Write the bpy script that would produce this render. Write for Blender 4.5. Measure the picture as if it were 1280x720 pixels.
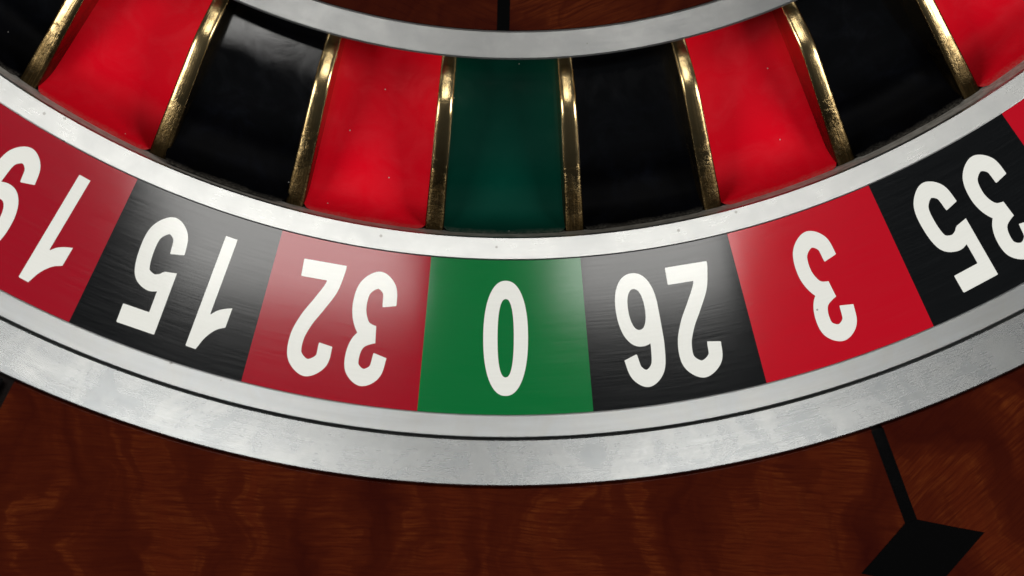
import bpy, bmesh, math
import numpy as np
from mathutils import Matrix, Vector

for o in list(bpy.data.objects):
    bpy.data.objects.remove(o)
scene = bpy.context.scene
COL = scene.collection

# ------------------------------------------------------------------ camera
F_PX = 1700.0
CAM = (-0.0133, -0.17183, 0.32457)
PITCH, YAW, ROLL = 0.15765, 0.03598, 0.00116
PHI = -0.01281                       # turn of the rotor: pocket 0 sits at -y + PHI
Ry = Matrix(((math.cos(YAW), 0, math.sin(YAW)), (0, 1, 0), (-math.sin(YAW), 0, math.cos(YAW))))
Rp = Matrix(((1, 0, 0), (0, math.cos(PITCH), -math.sin(PITCH)), (0, math.sin(PITCH), math.cos(PITCH))))
Rr = Matrix(((math.cos(ROLL), -math.sin(ROLL), 0), (math.sin(ROLL), math.cos(ROLL), 0), (0, 0, 1)))
cd = bpy.data.cameras.new('camera')
cd.sensor_width = 36.0
cd.lens = F_PX / 1280.0 * 36.0
cd.clip_start = 0.01
cd.clip_end = 50
cam = bpy.data.objects.new('camera', cd)
COL.objects.link(cam)
cam.matrix_world = Matrix.Translation(CAM) @ (Rr @ Rp @ Ry).transposed().to_4x4()
cd.dof.use_dof = True
cd.dof.focus_distance = 0.345
cd.dof.aperture_fstop = 14.0
scene.camera = cam

# ------------------------------------------------------------------ world and lamps (studio)
w = bpy.data.worlds.new('World')
scene.world = w
w.use_nodes = True
bg = w.node_tree.nodes['Background']
bg.inputs[0].default_value = (0.86, 0.93, 1.0, 1)
bg.inputs[1].default_value = 0.05


def lamp(name, loc, target, sx, sy, radiance, color=(1, 1, 1), spread=180):
    l = bpy.data.lights.new(name, 'AREA')
    l.shape = 'RECTANGLE'
    l.size, l.size_y = sx, sy
    l.energy = radiance * math.pi * sx * sy
    l.color = color
    l.spread = math.radians(spread)
    o = bpy.data.objects.new(name, l)
    COL.objects.link(o)
    d = Vector(target) - Vector(loc)
    o.location = loc
    o.rotation_euler = d.to_track_quat('-Z', 'Y').to_euler()
    return o


def down_panel(name, x0, x1, y0, y1, z, radiance, color=(1, 1, 1)):
    o = lamp(name, ((x0 + x1) / 2, (y0 + y1) / 2, z), ((x0 + x1) / 2, (y0 + y1) / 2, 0), x1 - x0, y1 - y0, radiance, color)
    o.rotation_euler = (0, 0, 0)
    return o


down_panel('overhead_strip_left', -0.112, -0.010, 0.032, 0.32, 0.8, 8.0, (1, 0.985, 0.95))
down_panel('overhead_strip_right', 0.051, 0.122, 0.032, 0.32, 0.8, 8.0, (1, 0.985, 0.95))
lamp('softbox_left', (-0.50, -0.22, 0.40), (-0.04, -0.20, 0), 0.20, 0.30, 13.0, (1, 0.985, 0.95))
lamp('softbox_right', (0.52, -0.22, 0.40), (0.04, -0.20, 0), 0.20, 0.30, 14.6, (1, 0.985, 0.96))

scene.view_settings.view_transform = 'Standard'
scene.view_settings.look = 'None'
scene.view_settings.exposure = 0.0
scene.view_settings.gamma = 1.0
scene.view_settings.use_curve_mapping = False
scene.render.engine = 'CYCLES'

# ------------------------------------------------------------------ helpers


def link(name, me, mat=None, parent=None, label=None):
    if mat is not None and len(me.materials) == 0:
        me.materials.append(mat)
    o = bpy.data.objects.new(name, me)
    COL.objects.link(o)
    if parent is not None:
        o.parent = parent
    if label:
        o['label'] = label
    return o


def thing(name, label, cat):
    o = bpy.data.objects.new(name, None)
    COL.objects.link(o)
    o.empty_display_size = 0.05
    o['label'] = label
    o['category'] = cat
    return o


def finish(me, angle=30):
    for p in me.polygons:
        p.use_smooth = True
    me.set_sharp_from_angle(angle=math.radians(angle))
    me.update()


def revolve(name, prof, n=480, closed=False):
    """Surface of revolution; prof = [(r, z)] walked so that normals face up / outwards of the metal."""
    pp = []
    for (r0, z0), (r1, z1) in zip(prof[:-1], prof[1:]):
        pp.append((r0, z0))
        L = math.hypot(r1 - r0, z1 - z0)
        if L > 0.0009:                      # holding loops keep the small bevels crisp
            for e in (0.00010 / L, 1 - 0.00010 / L):
                pp.append((r0 + (r1 - r0) * e, z0 + (z1 - z0) * e))
    prof = pp + [prof[-1]]
    vs, fs = [], []
    m = len(prof)
    for i in range(n):
        t = 2 * math.pi * i / n
        s, c = math.sin(t), -math.cos(t)
        for r, z in prof:
            vs.append((r * s, r * c, z))
    for i in range(n):
        j = (i + 1) % n
        for k in range(m if closed else m - 1):
            l = (k + 1) % m
            fs.append((i * m + k, i * m + l, j * m + l, j * m + k))
    me = bpy.data.meshes.new(name)
    me.from_pydata(vs, [], fs)
    bm = bmesh.new()
    bm.from_mesh(me)
    bmesh.ops.recalc_face_normals(bm, faces=bm.faces)
    bm.to_mesh(me)
    bm.free()
    finish(me, 25)
    return me


def grid_mesh(name, nu, nv, fn):
    vs = [fn(i / nu, j / nv) for j in range(nv + 1) for i in range(nu + 1)]
    fs = []
    for j in range(nv):
        for i in range(nu):
            a = j * (nu + 1) + i
            fs.append((a, a + 1, a + nu + 2, a + nu + 1))
    me = bpy.data.meshes.new(name)
    me.from_pydata(vs, [], fs)
    bm = bmesh.new()
    bm.from_mesh(me)
    bm.normal_update()
    if sum(f.normal.z * f.calc_area() for f in bm.faces) < 0:
        bmesh.ops.reverse_faces(bm, faces=bm.faces)
    bm.to_mesh(me)
    bm.free()
    finish(me, 50)
    return me


def pol(r, t, z):
    return (r * math.sin(t), -r * math.cos(t), z)


def smooth(a, b, x):
    x = max(0.0, min(1.0, (x - a) / (b - a)))
    return x * x * (3 - 2 * x)

# ------------------------------------------------------------------ material helpers


class NT:
    def __init__(self, name):
        self.mat = bpy.data.materials.new(name)
        self.mat.use_nodes = True
        self.t = self.mat.node_tree
        self.b = self.t.nodes['Principled BSDF']

    def n(self, kind, **kw):
        nd = self.t.nodes.new(kind)
        for k, v in kw.items():
            setattr(nd, k, v)
        return nd

    def put(self, sock, v):
        if isinstance(v, (int, float)):
            sock.default_value = v
        elif isinstance(v, (tuple, list)):
            sock.default_value = v if len(v) == len(sock.default_value) else tuple(v) + (1,)
        else:
            self.t.links.new(v, sock)

    def math(self, op, a, b=0.0, c=None):
        nd = self.n('ShaderNodeMath', operation=op)
        self.put(nd.inputs[0], a)
        self.put(nd.inputs[1], b)
        if c is not None:
            self.put(nd.inputs[2], c)
        return nd.outputs[0]

    def set(self, **kw):
        for k, v in kw.items():
            self.put(self.b.inputs[k.replace('_', ' ')], v)

    def obj_coords(self, rnd=0.0):
        """x, y, z, r, theta, plus a per object random number"""
        tc = self.n('ShaderNodeTexCoord')
        sp = self.n('ShaderNodeSeparateXYZ')
        self.t.links.new(tc.outputs['Object'], sp.inputs[0])
        x, y, z = sp.outputs
        r = self.math('SQRT', self.math('ADD', self.math('MULTIPLY', x, x), self.math('MULTIPLY', y, y)))
        th = self.math('ARCTAN2', x, self.math('MULTIPLY', y, -1.0))
        info = self.n('ShaderNodeObjectInfo')
        self.rand = info.outputs['Random']
        self.x, self.y, self.z, self.r, self.th, self.pos = x, y, z, r, th, tc.outputs['Object']
        return self

    def vec(self, a, b, c=0.0):
        nd = self.n('ShaderNodeCombineXYZ')
        self.put(nd.inputs[0], a)
        self.put(nd.inputs[1], b)
        self.put(nd.inputs[2], c)
        return nd.outputs[0]

    def noise(self, v, scale=1.0, detail=3.0, rough=0.5, dist=0.0):
        nd = self.n('ShaderNodeTexNoise')
        self.put(nd.inputs['Vector'], v)
        nd.inputs['Scale'].default_value = scale
        nd.inputs['Detail'].default_value = detail
        nd.inputs['Roughness'].default_value = rough
        nd.inputs['Distortion'].default_value = dist
        return nd.outputs['Fac']

    def ramp(self, fac, stops, interp='LINEAR'):
        nd = self.n('ShaderNodeValToRGB')
        nd.color_ramp.interpolation = interp
        el = nd.color_ramp.elements
        while len(el) < len(stops):
            el.new(0.5)
        for e, (p, c) in zip(el, stops):
            e.position = p
            if isinstance(c, (int, float)):
                c = (c, c, c)
            e.color = tuple(c) + (1,) if len(c) == 3 else c
        self.put(nd.inputs[0], fac)
        return nd.outputs[0]

    def mapr(self, v, a, b, c, d, clamp=True):
        nd = self.n('ShaderNodeMapRange', clamp=clamp)
        for i, s in enumerate((v, a, b, c, d)):
            self.put(nd.inputs[i], s)
        return nd.outputs[0]

    def mix(self, fac, a, b, blend='MIX'):
        nd = self.n('ShaderNodeMix', data_type='RGBA', blend_type=blend)
        self.put(nd.inputs[0], fac)
        self.put(nd.inputs[6], a)
        self.put(nd.inputs[7], b)
        return nd.outputs[2]

    def bump(self, h, strength=0.2, dist=0.0002):
        nd = self.n('ShaderNodeBump')
        nd.inputs['Strength'].default_value = strength
        nd.inputs['Distance'].default_value = dist
        self.put(nd.inputs['Height'], h)
        return nd.outputs[0]

    def specks(self, v, scale, size, keep):
        """sparse tiny dust dots, 0/1"""
        vo = self.n('ShaderNodeTexVoronoi', feature='F1')
        self.put(vo.inputs['Vector'], v)
        vo.inputs['Scale'].default_value = scale
        near = self.math('LESS_THAN', vo.outputs['Distance'], size)
        sc = self.n('ShaderNodeSeparateColor')
        self.t.links.new(vo.outputs['Color'], sc.inputs[0])
        return self.math('MULTIPLY', near, self.math('LESS_THAN', sc.outputs[0], keep))

    def tangent(self):
        # direction of the turning marks: round the wheel's axis
        nd = self.n('ShaderNodeVectorTransform', vector_type='VECTOR', convert_from='OBJECT', convert_to='WORLD')
        self.put(nd.inputs[0], self.vec(self.math('MULTIPLY', self.y, -1.0), self.x, 0.0))
        nm = self.n('ShaderNodeVectorMath', operation='NORMALIZE')
        self.t.links.new(nd.outputs[0], nm.inputs[0])
        return nm.outputs[0]


def aluminium(name, base=(0.78, 0.785, 0.775), rough=0.34, blotch=0.5, streak=1.0, tint=(0.62, 0.66, 0.70), relief=0.0, rvar=0.02, aniso=0.95):
    m = NT(name).obj_coords()
    fine = m.noise(m.vec(m.math('MULTIPLY', m.r, 2600.0), m.math('MULTIPLY', m.th, 26.0)), 1.0, 4, 0.6)
    coarse = m.noise(m.vec(m.math('MULTIPLY', m.r, 600.0), m.math('MULTIPLY', m.th, 9.0)), 1.0, 3, 0.6)
    smudge = m.noise(m.pos, 70.0, 7, 0.68, 1.2)
    smudge2 = m.noise(m.pos, 210.0, 5, 0.65, 0.3)
    c = m.mix(m.mapr(smudge, 0.36, 0.70, 0.0, blotch), base, tint)
    c = m.mix(m.mapr(coarse, 0.38, 0.75, 0.0, 0.20 * streak), c, (0.30, 0.30, 0.295))
    c = m.mix(m.mapr(smudge2, 0.50, 0.75, 0.0, 0.06), c, (0.86, 0.86, 0.84))
    pits = m.specks(m.pos, 420.0, 0.16, 0.03)
    c = m.mix(m.math('MULTIPLY', pits, 0.55), c, (0.16, 0.15, 0.13))
    ro = m.math('ADD', m.mapr(smudge, 0.3, 0.7, rough - 0.01, rough + 0.02), m.mapr(fine, 0.3, 0.7, -rvar, rvar, False))
    m.set(Base_Color=c, Metallic=1.0, Roughness=ro, Anisotropic=aniso, Anisotropic_Rotation=0.25, Tangent=m.tangent())
    if relief > 0:
        m.set(Normal=m.bump(fine, relief, 0.00012))
    return m.mat


def lacquer_panel(name, col, dusty):
    """printed number panel: brushed, lacquered"""
    m = NT(name).obj_coords()
    off = m.math('MULTIPLY', m.rand, 57.0)
    fine = m.noise(m.vec(m.math('MULTIPLY', m.r, 2300.0), m.math('ADD', m.math('MULTIPLY', m.th, 14.0), off)), 1.0, 4, 0.65)
    wide = m.noise(m.vec(m.math('MULTIPLY', m.r, 520.0), m.math('ADD', m.math('MULTIPLY', m.th, 5.0), off)), 1.0, 3, 0.6)
    c = m.mix(m.mapr(fine, 0.42, 0.72, 0.0, 0.30), col, dusty)
    c = m.mix(m.mapr(wide, 0.45, 0.7, 0.0, 0.10), c, dusty)
    sp = m.specks(m.vec(m.x, m.y, m.math('ADD', m.z, off)), 260.0, 0.12, 0.010)
    c = m.mix(m.math('MULTIPLY', sp, 0.6), c, (0.03, 0.02, 0.02))
    m.set(Base_Color=c, Roughness=m.mapr(fine, 0.3, 0.75, 0.075, 0.12), Specular_IOR_Level=0.5, Anisotropic=0.85, Anisotropic_Rotation=0.25, Tangent=m.tangent(),
          Normal=m.bump(m.math('ADD', fine, m.math('MULTIPLY', wide, 1.2)), 0.030, 0.00010))
    return m.mat


def enamel(name, col, col2, haze=0.0):
    """glossy pocket floor with faint smears, dust specks and grime along the outer end"""
    m = NT(name).obj_coords()
    off = m.math('MULTIPLY', m.rand, 31.0)
    v = m.vec(m.math('ADD', m.x, off), m.y, m.z)
    sm = m.noise(v, 120.0, 5, 0.6, 0.8)
    sm2 = m.noise(m.vec(m.math('MULTIPLY', m.math('ADD', m.x, off), 60.0), m.math('MULTIPLY', m.y, 420.0), 0.0), 1.0, 4, 0.65)
    c = m.mix(m.mapr(sm, 0.45, 0.72, 0.0, 0.3), col, col2)
    c = m.mix(m.math('MULTIPLY', m.mapr(sm2, 0.55, 0.75, 0.0, 0.25 + haze), m.mapr(sm, 0.4, 0.65, 0, 1)), c, col2)
    grime_n = m.noise(v, 1500.0, 4, 0.6)
    edge = m.mapr(m.math('ADD', m.r, m.mapr(m.noise(v, 160.0, 3, 0.6), 0.3, 0.7, -0.0003, 0.0003, False)), 0.2116, 0.2129, 0.0, 1.0)
    gr = m.math('MULTIPLY', edge, m.mapr(grime_n, 0.30, 0.75, 0.0, 0.45))
    c = m.mix(gr, c, (0.34, 0.31, 0.26))
    sp = m.specks(v, 420.0, 0.075, 0.05)
    c = m.mix(m.math('MULTIPLY', sp, 0.75), c, (0.45, 0.43, 0.40))
    m.set(Base_Color=c, Roughness=m.math('ADD', m.mapr(sm, 0.35, 0.7, 0.07, 0.15), m.mapr(m.r, 0.1995, 0.2040, 0.0, 0.45)),
          Specular_IOR_Level=m.mapr(m.r, 0.1920, 0.1990, 0.5, 0.04), Normal=m.bump(m.math('ADD', m.math('MULTIPLY', sm, 0.6), m.math('MULTIPLY', gr, 0.6)), 0.025, 0.0004))
    return m.mat


def brass():
    m = NT('worn brass').obj_coords()
    off = m.math('MULTIPLY', m.rand, 43.0)
    v = m.vec(m.math('ADD', m.x, off), m.y, m.z)
    n1 = m.noise(v, 230.0, 6, 0.68, 0.4)
    n2 = m.noise(v, 900.0, 5, 0.7)
    lines = m.noise(m.vec(m.math('MULTIPLY', m.math('ADD', m.x, off), 2600.0), m.math('MULTIPLY', m.y, 70.0), m.math('MULTIPLY', m.z, 300.0)), 1.0, 3, 0.6)
    worn = m.mapr(m.math('ADD', m.r, m.mapr(n1, 0.3, 0.7, -0.006, 0.006, False)), 0.1960, 0.2090, 0.0, 1.0)
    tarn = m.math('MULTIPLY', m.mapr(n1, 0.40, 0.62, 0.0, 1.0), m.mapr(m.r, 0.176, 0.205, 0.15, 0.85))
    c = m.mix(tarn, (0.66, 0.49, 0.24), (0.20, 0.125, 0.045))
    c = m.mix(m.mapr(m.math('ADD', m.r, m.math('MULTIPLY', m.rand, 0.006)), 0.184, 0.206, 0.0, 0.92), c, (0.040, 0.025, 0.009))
    c = m.mix(m.math('MULTIPLY', worn, m.mapr(n2, 0.58, 0.70, 0.0, 0.30)), c, (0.30, 0.24, 0.16))
    c = m.mix(m.mapr(lines, 0.5, 0.75, 0.0, 0.4), c, (0.30, 0.19, 0.075))
    ro = m.math('ADD', m.mapr(n1, 0.3, 0.7, 0.15, 0.26), m.math('MULTIPLY', worn, 0.18))
    h = m.math('ADD', m.math('MULTIPLY', worn, m.math('MULTIPLY', n2, 1.6)), m.math('ADD', m.math('MULTIPLY', lines, 0.22), m.math('MULTIPLY', n1, 0.35)))
    m.set(Base_Color=c, Metallic=1.0, Roughness=ro, Normal=m.bump(h, 0.35, 0.0005))
    return m.mat


def wood(name, dark, mid, lite, figure=75.0, shift=0.0):
    """figured mahogany veneer under lacquer; local x = along the grain, local y = along the figure"""
    m = NT(name).obj_coords()
    off = m.math('ADD', m.math('MULTIPLY', m.rand, 23.0), shift)
    xs = m.math('ADD', m.x, off)
    warp = m.noise(m.vec(m.math('MULTIPLY', xs, 30.0), m.math('MULTIPLY', m.y, 34.0), off), 1.0, 3, 0.55)
    warp2 = m.noise(m.vec(m.math('MULTIPLY', xs, 160.0), m.math('MULTIPLY', m.y, 260.0), off), 1.0, 3, 0.6)
    fx = m.math('ADD', m.math('MULTIPLY', xs, figure), m.math('ADD', m.math('MULTIPLY', warp, 3.2), m.math('MULTIPLY', warp2, 0.40)))
    fig = m.noise(m.vec(fx, m.math('MULTIPLY', m.y, 15.0), off), 1.0, 3, 0.55)
    gy = m.math('ADD', m.math('MULTIPLY', m.y, 1900.0), m.math('MULTIPLY', warp, 9.0))
    gy = m.math('ADD', gy, m.math('MULTIPLY', warp2, 1.6))
    grain = m.noise(m.vec(m.math('MULTIPLY', xs, 110.0), gy, off), 1.0, 4, 0.62)
    pore = m.noise(m.vec(m.math('MULTIPLY', xs, 420.0), m.math('MULTIPLY', gy, 1.9), off), 1.0, 2, 0.5)
    c = m.mix(m.mapr(fig, 0.28, 0.68, 0.0, 1.0), dark, mid)
    # thin bright ribbons that wander along the figure, broken into short flecks by the grain
    rib = m.mapr(m.math('ABSOLUTE', m.math('SUBTRACT', fig, 0.57)), 0.0, 0.055, 1.0, 0.0)
    patch = m.mapr(m.noise(m.vec(m.math('MULTIPLY', xs, 42.0), m.math('MULTIPLY', m.y, 42.0), m.math('ADD', off, 9.0)), 1.0, 2, 0.5), 0.40, 0.62, 0.15, 1.0)
    fleck = m.mapr(grain, 0.40, 0.68, 0.0, 1.0)
    c = m.mix(m.math('MULTIPLY', m.math('MULTIPLY', rib, patch), m.math('MULTIPLY', fleck, 0.55)), c, lite)
    c = m.mix(m.math('MULTIPLY', m.mapr(fig, 0.40, 0.70, 0.05, 1.0), m.mapr(grain, 0.50, 0.74, 0.0, 0.25)), c, lite)
    c = m.mix(m.mapr(grain, 0.50, 0.30, 0.0, 0.45), c, dark)
    c = m.mix(m.mapr(pore, 0.60, 0.72, 0.0, 0.22), c, dark)
    sp = m.specks(m.vec(xs, m.y, m.z), 260.0, 0.05, 0.02)
    c = m.mix(m.math('MULTIPLY', sp, 0.5), c, (0.35, 0.3, 0.26))
    m.set(Base_Color=c, Roughness=0.5, Specular_IOR_Level=0.0, Coat_Weight=0.8, Coat_Roughness=0.05,
          Normal=m.bump(grain, 0.06, 0.0001))
    return m.mat


def plain(name, col, rough=0.5, spec=0.5, metallic=0.0, nscale=300.0, var=0.3, col2=None):
    m = NT(name).obj_coords()
    n = m.noise(m.pos, nscale, 5, 0.65)
    c2 = col2 if col2 else tuple(k * (1 - var) for k in col)
    m.set(Base_Color=m.mix(m.mapr(n, 0.35, 0.65, 0, 1), col, c2), Roughness=m.mapr(n, 0.3, 0.7, rough * 0.85, rough * 1.15),
          Specular_IOR_Level=spec, Metallic=metallic)
    return m.mat


ALU_RIM = aluminium('brushed aluminium rim', base=(0.56, 0.565, 0.55), rough=0.30, relief=0.0, rvar=0.008)
ALU_LIP = aluminium('bright aluminium lip', base=(0.46, 0.463, 0.45), rough=0.28, blotch=0.3, streak=0.5, tint=(0.36, 0.37, 0.375), relief=0.0, rvar=0.01, aniso=0.5)
ALU_CONE = aluminium('satin aluminium cone ring', base=(0.33, 0.33, 0.322), rough=0.34, blotch=0.4, tint=(0.24, 0.25, 0.255))
ALU_BOWL = aluminium('worn aluminium bowl ring', base=(0.385, 0.392, 0.385), rough=0.265, relief=0.0, rvar=0.008, aniso=0.95, blotch=0.42, streak=1.1, tint=(0.27, 0.295, 0.325))
P_RED = lacquer_panel('red number lacquer', (0.33, 0.0035, 0.014), (0.30, 0.012, 0.020))
P_RED2 = lacquer_panel('brighter red number lacquer', (0.50, 0.003, 0.014), (0.46, 0.008, 0.018))  # stronger red than the other red panels have
P_BLACK = lacquer_panel('black number lacquer', (0.004, 0.0045, 0.005), (0.010, 0.011, 0.012))
P_GREEN = lacquer_panel('green number lacquer', (0.002, 0.145, 0.032), (0.005, 0.160, 0.042))
E_RED = enamel('red pocket enamel', (0.68, 0.0035, 0.014), (0.70, 0.022, 0.036))
E_BLACK = enamel('black pocket enamel', (0.0012, 0.0012, 0.0016), (0.0035, 0.0045, 0.008), 0.2)
E_GREEN = enamel('green pocket enamel', (0.0008, 0.034, 0.022), (0.002, 0.042, 0.028))
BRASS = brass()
DIGIT = lacquer_panel('off white print', (0.87, 0.875, 0.825), (0.76, 0.765, 0.715))
GRIME = plain('dirty pocket metal', (0.30, 0.285, 0.25), 0.5, 0.4, 0.0, 420.0, 0.3, (0.55, 0.53, 0.48))
WOOD_B = wood('figured mahogany bowl', (0.025, 0.0018, 0.0005), (0.068, 0.0088, 0.0016), (0.14, 0.030, 0.0050))
WOOD_C = wood('mahogany cone', (0.020, 0.0015, 0.0006), (0.055, 0.008, 0.0018), (0.11, 0.022, 0.0045), 60.0, 5.0)
EBONY = plain('black inlay', (0.0012, 0.0011, 0.0011), 0.14, 0.25, 0.0, 300.0, 0.3)
CORE = plain('dark wood core', (0.020, 0.006, 0.003), 0.6, 0.3, 0.0, 120.0, 0.4)

# ------------------------------------------------------------------ profile (metres, axis at origin)
STEP = 2 * math.pi / 37
R_A, Z_A = 0.2709, 0.0078
R_B, Z_B = 0.2603, 0.0029
R_C, Z_C = 0.2550, 0.0
R_D, Z_D = 0.2180, -0.0092
R_E, Z_E = 0.2124, -0.0109
R_F, Z_F = 0.1690, -0.0079
R_G, Z_G = 0.1621, -0.0092

# ------------------------------------------------------------------ the bowl
bowl = thing('roulette_bowl', 'still outer bowl of figured red-brown wood with black inlays and a worn aluminium inner ring', 'roulette bowl')
link('metal_ring', revolve('bowl_ring', [
    (0.26062, -0.022), (0.26062, 0.0019), (0.26066, 0.0023), (0.2608, 0.0028), (0.2640, 0.0044), (0.2675, 0.0061),
    (R_A - 0.0007, Z_A - 0.00040), (R_A - 0.0004, Z_A - 0.00025), (R_A + 0.0001, Z_A - 0.0009), (R_A + 0.0001, 0.0030)]), ALU_BOWL, bowl)
WB_R0, WB_Z0, WB_S = 0.27205, 0.0071, 0.30


def bz(r):
    return WB_Z0 + (r - WB_R0) * WB_S


A45 = math.pi / 4
LINE_W = 0.0030
LINE0 = math.radians(18.62)


def veneer(u, v):
    prof = [(0.27160, 0.0030), (0.27160, 0.0064), (0.27172, 0.0068), (WB_R0, bz(WB_R0))] + \
        [(WB_R0 + (0.360 - WB_R0) * k / 20, bz(WB_R0 + (0.360 - WB_R0) * k / 20)) for k in range(1, 21)]
    r, z = prof[round(v * (len(prof) - 1))]
    t = (u - 0.5) * (A45 - (LINE_W - 0.0003) / r)
    return pol(r, t, z)


vm = grid_mesh('bowl_veneer', 60, 23, veneer)
finish(vm, 20)
vm.materials.append(WOOD_B)


def strip_r(u, v):
    r = 0.2720 + (0.2965 - 0.2720) * v
    return ((u - 0.5) * LINE_W, -r, bz(r) + 0.00008)


def strip_out(u, v):
    r = 0.3070 + (0.3600 - 0.3070) * v
    return ((u - 0.5) * LINE_W, -r, bz(r) + 0.00008)


sm_in = grid_mesh('bowl_strip', 2, 8, strip_r)
sm_out = grid_mesh('bowl_strip_outer', 2, 8, strip_out)
for k in (sm_in, sm_out):
    k.materials.append(EBONY)


def diamond_mesh():
    # inner tip a little blunt, slightly hollow upper sides
    right = [(0.0015, 0.2942), (0.0055, 0.2964), (0.0105, 0.2991), (0.0155, 0.3017), (0.0105, 0.3044), (0.0055, 0.3071), (0.0015, 0.3092)]
    ring = right + [(-x, r) for x, r in reversed(right)]
    bm = bmesh.new()
    top = [bm.verts.new((x, -r, bz(r) + 0.00022)) for x, r in ring]
    low = [bm.verts.new((x * 1.004, -r, bz(r) - 0.0006)) for x, r in ring]
    bm.faces.new(top)
    for i in range(len(ring)):
        j = (i + 1) % len(ring)
        bm.faces.new((top[i], top[j], low[j], low[i]))
    bmesh.ops.recalc_face_normals(bm, faces=bm.faces)
    bmesh.ops.triangulate(bm, faces=[f for f in bm.faces if len(f.verts) > 4])
    me = bpy.data.meshes.new('bowl_diamond')
    bm.to_mesh(me)
    bm.free()
    me.materials.append(EBONY)
    return me


dm = diamond_mesh()
for k in range(8):
    a = LINE0 - k * A45 - (math.radians(0.55) if k == 1 else 0.0)
    link('veneer_panel', vm, None, bowl).rotation_euler.z = a - A45 / 2
    link('inlay_strip', sm_in, None, bowl).rotation_euler.z = a
    link('inlay_strip', sm_out, None, bowl).rotation_euler.z = a
    link('inlay_diamond', dm, None, bowl).rotation_euler.z = a
link('bowl_core', revolve('bowl_core', [(0.2711, 0.0029), (0.2718, 0.0029), (0.3598, bz(0.3598) - 0.002), (0.3615, bz(0.36)), (0.3650, 0.030),
                                        (0.3650, -0.045), (0.2612, -0.045), (0.2612, -0.0225)], 240), CORE, bowl)

# ------------------------------------------------------------------ the rotor
rotor = thing('roulette_rotor', 'turning roulette wheel with numbered red, black and green panels, brass-divided pockets and aluminium rims', 'roulette wheel')
rotor.rotation_euler.z = PHI

link('outer_rim', revolve('outer_rim', [
    (R_C + 0.00003, Z_C - 0.003), (R_C + 0.00003, Z_C + 0.0001), (R_C + 0.00025, Z_C + 0.00032), (R_B - 0.00055, Z_B - 0.0001),
    (R_B - 0.0003, Z_B - 0.0002), (R_B - 0.0002, Z_B - 0.0008), (R_B - 0.0002, -0.035)]), ALU_RIM, rotor)
link('pocket_rim', revolve('pocket_rim', [
    (R_E + 0.0005, -0.034), (R_E + 0.0005, -0.0130), (R_E + 0.0001, -0.0122), (R_E, Z_E - 0.0004), (R_E + 0.0003, Z_E + 0.00020),
    (R_D - 0.0004, Z_D + 0.00022), (R_D - 0.0001, Z_D + 0.00014), (R_D - 0.00003, Z_D - 0.0001), (R_D - 0.00003, Z_D - 0.003)]), ALU_LIP, rotor)
link('pocket_bed', revolve('pocket_bed', [(0.166, -0.0325), (R_E + 0.00035, -0.0325), (R_E + 0.00025, -0.0128)]), GRIME, rotor)
link('cone_ring', revolve('cone_ring', [
    (R_G - 0.0001, Z_G - 0.004), (R_G, Z_G - 0.0003), (R_G + 0.0004, Z_G + 0.0001), (R_F - 0.0005, Z_F), (R_F - 0.0001, Z_F - 0.0002), (R_F, Z_F - 0.0006),
    (R_F - 0.0001, Z_F - 0.0024), (R_F - 0.0008, Z_F - 0.0030), (0.1672, Z_F - 0.0032), (0.1672, -0.0330)]), ALU_CONE, rotor)

# --- number panels and digits
SL = (Z_C - Z_D) / (R_C - R_D)


def nz(r):
    return Z_D + (r - R_D) * SL


def panel_mesh(name, mat):
    def fn(u, v):
        t = (u - 0.5) * STEP
        prof = [(R_D, nz(R_D) - 0.0012)] + [(R_D + (R_C - R_D) * k / 6, nz(R_D + (R_C - R_D) * k / 6)) for k in range(7)] + [(R_C, nz(R_C) - 0.0012)]
        r, z = prof[round(v * 8)]
        return pol(r, t, z)
    me = grid_mesh(name, 12, 8, fn)
    me.materials.append(mat)
    return me


PANEL = {'red': panel_mesh('panel_red', P_RED), 'black': panel_mesh('panel_black', P_BLACK), 'green': panel_mesh('panel_green', P_GREEN),
         'bright red': panel_mesh('panel_bright_red', P_RED2)}

# digit outlines: signed distance union of strokes, contoured, in photo-sized units (53 wide, 144 tall)
SQ = 1.25
SW = 17.2


def spline(pts, n=14):
    P = [np.array(p, float) for p in pts]
    P = [2 * P[0] - P[1]] + P + [2 * P[-1] - P[-2]]
    out = []
    for i in range(1, len(P) - 2):
        p0, p1, p2, p3 = P[i - 1:i + 3]
        for k in range(n):
            t = k / n
            out.append(0.5 * ((2 * p1) + (-p0 + p2) * t + (2 * p0 - 5 * p1 + 4 * p2 - p3) * t * t + (-p0 + 3 * p1 - 3 * p2 + p3) * t ** 3))
    out.append(P[-2])
    return np.array(out)


def ribbon(pts, width=SW):
    """pts in final units; stroked in a squashed space so flat strokes come out heavier, as on the wheel"""
    c = spline([(x, y / SQ) for x, y in pts])
    d = np.gradient(c, axis=0)
    d /= np.linalg.norm(d, axis=1)[:, None]
    nrm = np.stack([-d[:, 1], d[:, 0]], 1) * width / 2
    p = np.concatenate([c + nrm, (c - nrm)[::-1]])
    p[:, 1] *= SQ
    return p


def ell(cx, cy, a, b, n=2.3, m=96):
    t = np.linspace(0, 2 * np.pi, m, endpoint=False)
    return np.stack([cx + a * np.sign(np.cos(t)) * np.abs(np.cos(t)) ** (2 / n), cy + b * np.sign(np.sin(t)) * np.abs(np.sin(t)) ** (2 / n)], 1)


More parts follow.
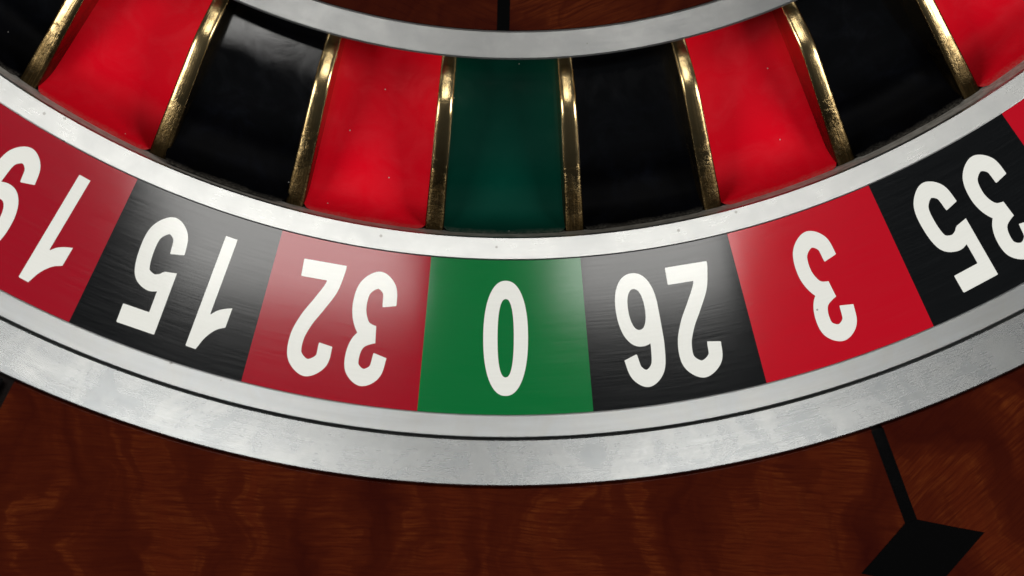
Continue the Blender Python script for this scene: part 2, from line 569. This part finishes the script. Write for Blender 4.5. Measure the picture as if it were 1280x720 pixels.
def sdf(poly, X, Y):
    d = np.full(X.shape, 1e9)
    inside = np.zeros(X.shape, int)
    q = np.roll(poly, -1, 0)
    for (x0, y0), (x1, y1) in zip(poly, q):
        ex, ey = x1 - x0, y1 - y0
        L = ex * ex + ey * ey
        if L < 1e-12:
            continue
        t = np.clip(((X - x0) * ex + (Y - y0) * ey) / L, 0, 1)
        d = np.minimum(d, np.hypot(X - x0 - t * ex, Y - y0 - t * ey))
        up = (y0 <= Y) & (y1 > Y)
        dn = (y1 <= Y) & (y0 > Y)
        cr = ex * (Y - y0) - (X - x0) * ey
        inside += np.where(up & (cr > 0), 1, 0) - np.where(dn & (cr < 0), 1, 0)
    return np.where(inside != 0, -d, d)


def glyph_field(ch, X, Y):
    U = []

    def add(p):
        U.append(sdf(np.array(p, float), X, Y))

    def ring(o, i):
        U.append(np.maximum(sdf(o, X, Y), -sdf(i, X, Y)))
    if ch == '0':
        ring(ell(26.5, 72, 28, 72, 2.25), ell(26.5, 72, 10.2, 49, 2.4))
    elif ch == '1':
        up = spline([(21, 144), (15, 127), (6, 114), (-4, 107)])
        lo = spline([(-4, 82), (5, 86), (13, 91.5), (19, 99)])
        add([(34, 0), (34, 144)] + [tuple(k) for k in up] + [tuple(k) for k in lo] + [(19, 0)])
    elif ch == '2':
        add(ribbon([(8.0, 101), (10.5, 122), (27, 133), (43, 121), (44.5, 98), (37, 75), (25, 53), (13.5, 30), (8.6, 6), (8.6, 0)]))
        add([(0.2, 0), (53, 0), (53, 22), (8, 22), (0.2, 8)])
        U[0] = np.maximum(U[0], -Y)
    elif ch == '3':
        add(ribbon([(9.5, 103), (13, 124), (27, 133.5), (41, 124), (43.0, 105), (37.5, 89), (24, 80), (8, 76)]))
        add(ribbon([(8, 77), (24, 78), (37, 71), (45, 50), (42.5, 24), (27, 10.6), (12.5, 20), (8.5, 41)]))
        cut = np.maximum(np.maximum((X - 19.5 - 0.12 * (77 - Y)), Y - 97), 56 - Y)      # blunt middle stub
        U[0] = np.maximum(np.minimum(U[0], U[1]), -cut)
        del U[1]
    elif ch == '5':
        add([(1, 64), (1, 144), (49, 144), (49, 120), (16, 120), (16, 67)])
        add(ribbon([(11.5, 76), (17, 81.5), (28, 84.5), (41, 76), (45, 51), (42, 25), (27, 10.6), (12.5, 20), (8.5, 42)]))
    elif ch in '69':
        o, i = ell(26.5, 46.5, 26.5, 46.5, 2.2), ell(27, 46, 10.5, 26, 2.2)
        st = ribbon([(8.6, 40), (8.2, 70), (8.6, 96), (13, 122), (27, 133.4), (40, 124), (44.5, 104)])
        if ch == '9':
            o, i, st = [np.array((53, 144.0)) - p for p in (o, i, st)]
        ring(o, i)
        U.append(np.maximum(sdf(st, X, Y), -sdf(i, X, Y)))
    elif ch == '4':
        add([(30, 0), (46, 0), (46, 144), (28, 144), (0, 46), (0, 26), (53, 26), (53, 47), (15, 47), (30, 104)])
    elif ch == '7':
        add([(0, 144), (53, 144), (53, 124), (28, 0), (10, 0), (35, 121), (0, 121)])
    elif ch == '8':
        ring(ell(26.5, 40, 26.5, 40, 2.2), ell(26.5, 40, 9.5, 20, 2.2))
        ring(ell(26.5, 107, 24.5, 37, 2.2), ell(26.5, 107, 8.5, 17, 2.2))
    f = U[0]
    for k in U[1:]:
        f = np.minimum(f, k)
    return f


def contour(f, xs, ys):
    """marching squares -> closed loops"""
    seg = {}
    ny, nx = f.shape
    ins = f < 0

    def pt(a, b):
        (j0, i0), (j1, i1) = a, b
        t = f[j0, i0] / (f[j0, i0] - f[j1, i1])
        return (xs[i0] + (xs[i1] - xs[i0]) * t, ys[j0] + (ys[j1] - ys[j0]) * t)
    pts, nxt = {}, {}
    for j in range(ny - 1):
        for i in range(nx - 1):
            c = [(j, i), (j, i + 1), (j + 1, i + 1), (j + 1, i)]
            s = [ins[q] for q in c]
            if all(s) or not any(s):
                continue
            ent, ext = [], []
            for k in range(4):
                a, b = c[k], c[(k + 1) % 4]
                if s[k] != s[(k + 1) % 4]:
                    key = (min(a, b), max(a, b))
                    if key not in pts:
                        pts[key] = pt(a, b)
                    (ext if s[k] else ent).append(key)
            if len(ent) == 1:
                nxt[ext[0]] = ent[0]
            else:
                nxt[ext[0]], nxt[ext[1]] = ent[1], ent[0]
    loops = []
    while nxt:
        k0 = next(iter(nxt))
        loop, k = [], k0
        while k in nxt:
            loop.append(pts[k])
            k = nxt.pop(k)
        loops.append(np.array(loop))
    return [l for l in loops if len(l) > 12]


GLYPH = {}
gx = np.arange(-8, 64, 1.0)
gy = np.arange(-4, 150, 1.0)
GX, GY = np.meshgrid(gx + 0.013, gy + 0.017)
for ch in '0123456789':
    loops = contour(glyph_field(ch, GX, GY), gx + 0.013, gy + 0.017)
    bm = bmesh.new()
    es = []
    for lp in loops:
        vv = []
        for p in lp:
            if not vv or (vv[-1].co.xy - Vector(p)).length > 0.35:
                vv.append(bm.verts.new((p[0], p[1], 0)))
        es += [bm.edges.new((vv[i], vv[(i + 1) % len(vv)])) for i in range(len(vv))]
    bmesh.ops.triangle_fill(bm, use_beauty=True, use_dissolve=False, edges=es, normal=(0, 0, 1))
    bm.verts.index_update()
    GLYPH[ch] = ([v.co.copy() for v in bm.verts], [[v.index for v in f.verts] for f in bm.faces])
    bm.free()

PXM = 0.0001972          # metres per photo unit on the panel
CS = 1.0 / math.hypot(1, SL)
R_MID = (R_C + R_D) / 2 + 0.0002


def digit_mesh(ch, cx):
    vs, fs = GLYPH[ch]
    out = []
    for v in vs:
        lx = (v.x - 26.5 + cx) * PXM           # to the reader's right
        ly = (v.y - 72) * PXM                  # outwards
        X, Yr = -lx, R_MID + ly * CS
        r = math.hypot(X, Yr)
        out.append((X, -Yr, nz(r) + 0.00007))
    me = bpy.data.meshes.new('digit_' + ch)
    me.from_pydata(out, [], [list(reversed(f)) for f in fs])
    bm = bmesh.new()
    bm.from_mesh(me)
    bm.normal_update()
    for f in bm.faces:
        if f.normal.z < 0:
            f.normal_flip()
    bm.to_mesh(me)
    bm.free()
    me.materials.append(DIGIT)
    return me


ORDER = [0, 32, 15, 19, 4, 21, 2, 25, 17, 34, 6, 27, 13, 36, 11, 30, 8, 23, 10, 5, 24, 16, 33, 1, 20, 14, 31, 9, 22, 18, 29, 7, 28, 12, 35, 3, 26]
DM = {}


def digit(ch, cx):
    if (ch, cx) not in DM:
        DM[(ch, cx)] = digit_mesh(ch, cx)
    return DM[(ch, cx)]


# --- pockets
def floor_z(r):
    z = -0.0272 - 0.03 * max(0.0, 0.205 - r) - 0.048 * max(0.0, 0.1815 - r)
    q = max(0.0, (r - 0.2040) / 0.0088)
    return z + 0.0074 * q * q * q


def fret_half(r):
    return 0.00184 + (r - 0.1703) / 0.043 * 0.00058


POCK_R0, POCK_R1 = 0.1673, R_E + 0.0003


def pocket(u, v):
    v = 1 - (1 - v) ** 1.5
    r = POCK_R0 + (POCK_R1 - POCK_R0) * v
    half = math.asin((fret_half(r) - 0.0006) / r)
    full = STEP / 2 - half
    hw = r * full
    cr = 0.0026                                   # rounded outer corners
    d = POCK_R1 - r
    if d < cr:
        hw -= cr - math.sqrt(max(0, cr * cr - (cr - d) ** 2))
    s = 2 * u - 1
    s = math.copysign(1 - (1 - abs(s)) ** 1.35, s)
    z = floor_z(r)
    return pol(r, s * hw / r, z)


POCKET = {}
for nm, mt in (('red', E_RED), ('black', E_BLACK), ('green', E_GREEN)):
    POCKET[nm] = grid_mesh('pocket_' + nm, 28, 30, pocket)
    POCKET[nm].materials.append(mt)

# --- frets


def fret_top(r):
    rb = 0.1805
    a = -0.0140 - (rb - r) * 0.304
    b = -0.0140 - (r - rb) * 0.225
    k = 0.0022
    m = min(a, b)
    d = abs(a - b)
    return m - 0.25 * k * max(0.0, 1 - d / k) ** 2      # smooth minimum


def fret_mesh():
    rs = np.linspace(0.1673, 0.2133, 34)
    na = 12
    vs, fs = [], []
    for r in rs:
        w = fret_half(r)
        zt = fret_top(r)
        h = w * 0.48
        sec = [(-w * 1.02, floor_z(min(r, 0.207)) - 0.003)]
        for k in range(na + 1):
            a = math.pi * (1 - k / na)
            ex = 0.62
            x = math.copysign(abs(math.cos(a)) ** ex, math.cos(a)) * w
            sec.append((x, zt - h + h * math.sin(a) ** ex))
        sec.append((w * 1.02, sec[0][1]))
        for x, z in sec:
            vs.append((x, -r, z))
    m = na + 3
    for i in range(len(rs) - 1):
        for k in range(m - 1):
            fs.append((i * m + k, i * m + k + 1, (i + 1) * m + k + 1, (i + 1) * m + k))
    fs.append(tuple(range(m)))
    fs.append(tuple((len(rs) - 1) * m + k for k in range(m)))
    me = bpy.data.meshes.new('fret')
    me.from_pydata(vs, [], fs)
    bm = bmesh.new()
    bm.from_mesh(me)
    bmesh.ops.recalc_face_normals(bm, faces=bm.faces)
    bm.to_mesh(me)
    bm.free()
    finish(me, 60)
    me.materials.append(BRASS)
    return me


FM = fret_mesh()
for i, num in enumerate(ORDER):
    a = -i * STEP
    kind = 'green' if num == 0 else ('red' if i % 2 == 1 else 'black')
    p = link('number_panel', PANEL['bright red' if num in (3, 12, 7, 18) else kind], None, rotor, '%s panel with the white number %d' % (kind, num))
    p.rotation_euler.z = a
    s = str(num)
    for k, ch in enumerate(s):
        cx = 0.0 if len(s) == 1 else (-35.5 if k == 0 else 34.5)
        if ch == '1' and len(s) == 2:
            cx += -3.0
        link('digit', digit(ch, cx), None, p)
    q = link('pocket', POCKET[kind], None, rotor, '%s enamel pocket floor beside number %d' % (kind, num))
    q.rotation_euler.z = a
    if num == 15:                        # tilt added so this floor mirrors the left overhead strip
        tilt = Matrix.Rotation(math.radians(-2.5), 3, 'X') @ Matrix.Rotation(math.radians(1.7), 3, 'Y')
        pv = Vector((0, -0.175, -0.0278))
        q.rotation_euler = (Matrix.Rotation(a, 3, 'Z') @ tilt).to_euler()
        q.location = Matrix.Rotation(a, 3, 'Z') @ (pv - tilt @ pv + Vector((0, 0, 0.0025)))
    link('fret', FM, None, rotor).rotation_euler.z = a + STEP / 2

# --- wooden cone
CR0 = R_G - 0.00015


def cz(r):
    return Z_G - 0.0004 + (CR0 - r) * 0.14


def cone_v(u, v):
    r = CR0 - (CR0 - 0.03) * v
    t = (u - 0.5) * (A45 - (LINE_W - 0.0003) / r)
    return pol(r, t, cz(r))


cm = grid_mesh('cone_veneer', 40, 24, cone_v)
cm.materials.append(WOOD_C)


def cone_s(u, v):
    r = CR0 - (CR0 - 0.03) * v
    return ((u - 0.5) * LINE_W, -r, cz(r) + 0.00008)


cs = grid_mesh('cone_strip', 2, 16, cone_s)
cs.materials.append(EBONY)
for k in range(8):
    a = -0.046 * STEP + k * A45
    link('cone_veneer', cm, None, rotor).rotation_euler.z = a + A45 / 2
    link('cone_inlay', cs, None, rotor).rotation_euler.z = a
link('rotor_core', revolve('rotor_core', [(0.001, cz(0.03) - 0.001), (0.031, cz(0.03) - 0.001), (0.1610, cz(0.161) - 0.004), (0.1665, -0.0335), (0.2595, -0.0360),
                                          (0.2595, -0.041), (0.001, -0.041)], 240), CORE, rotor)
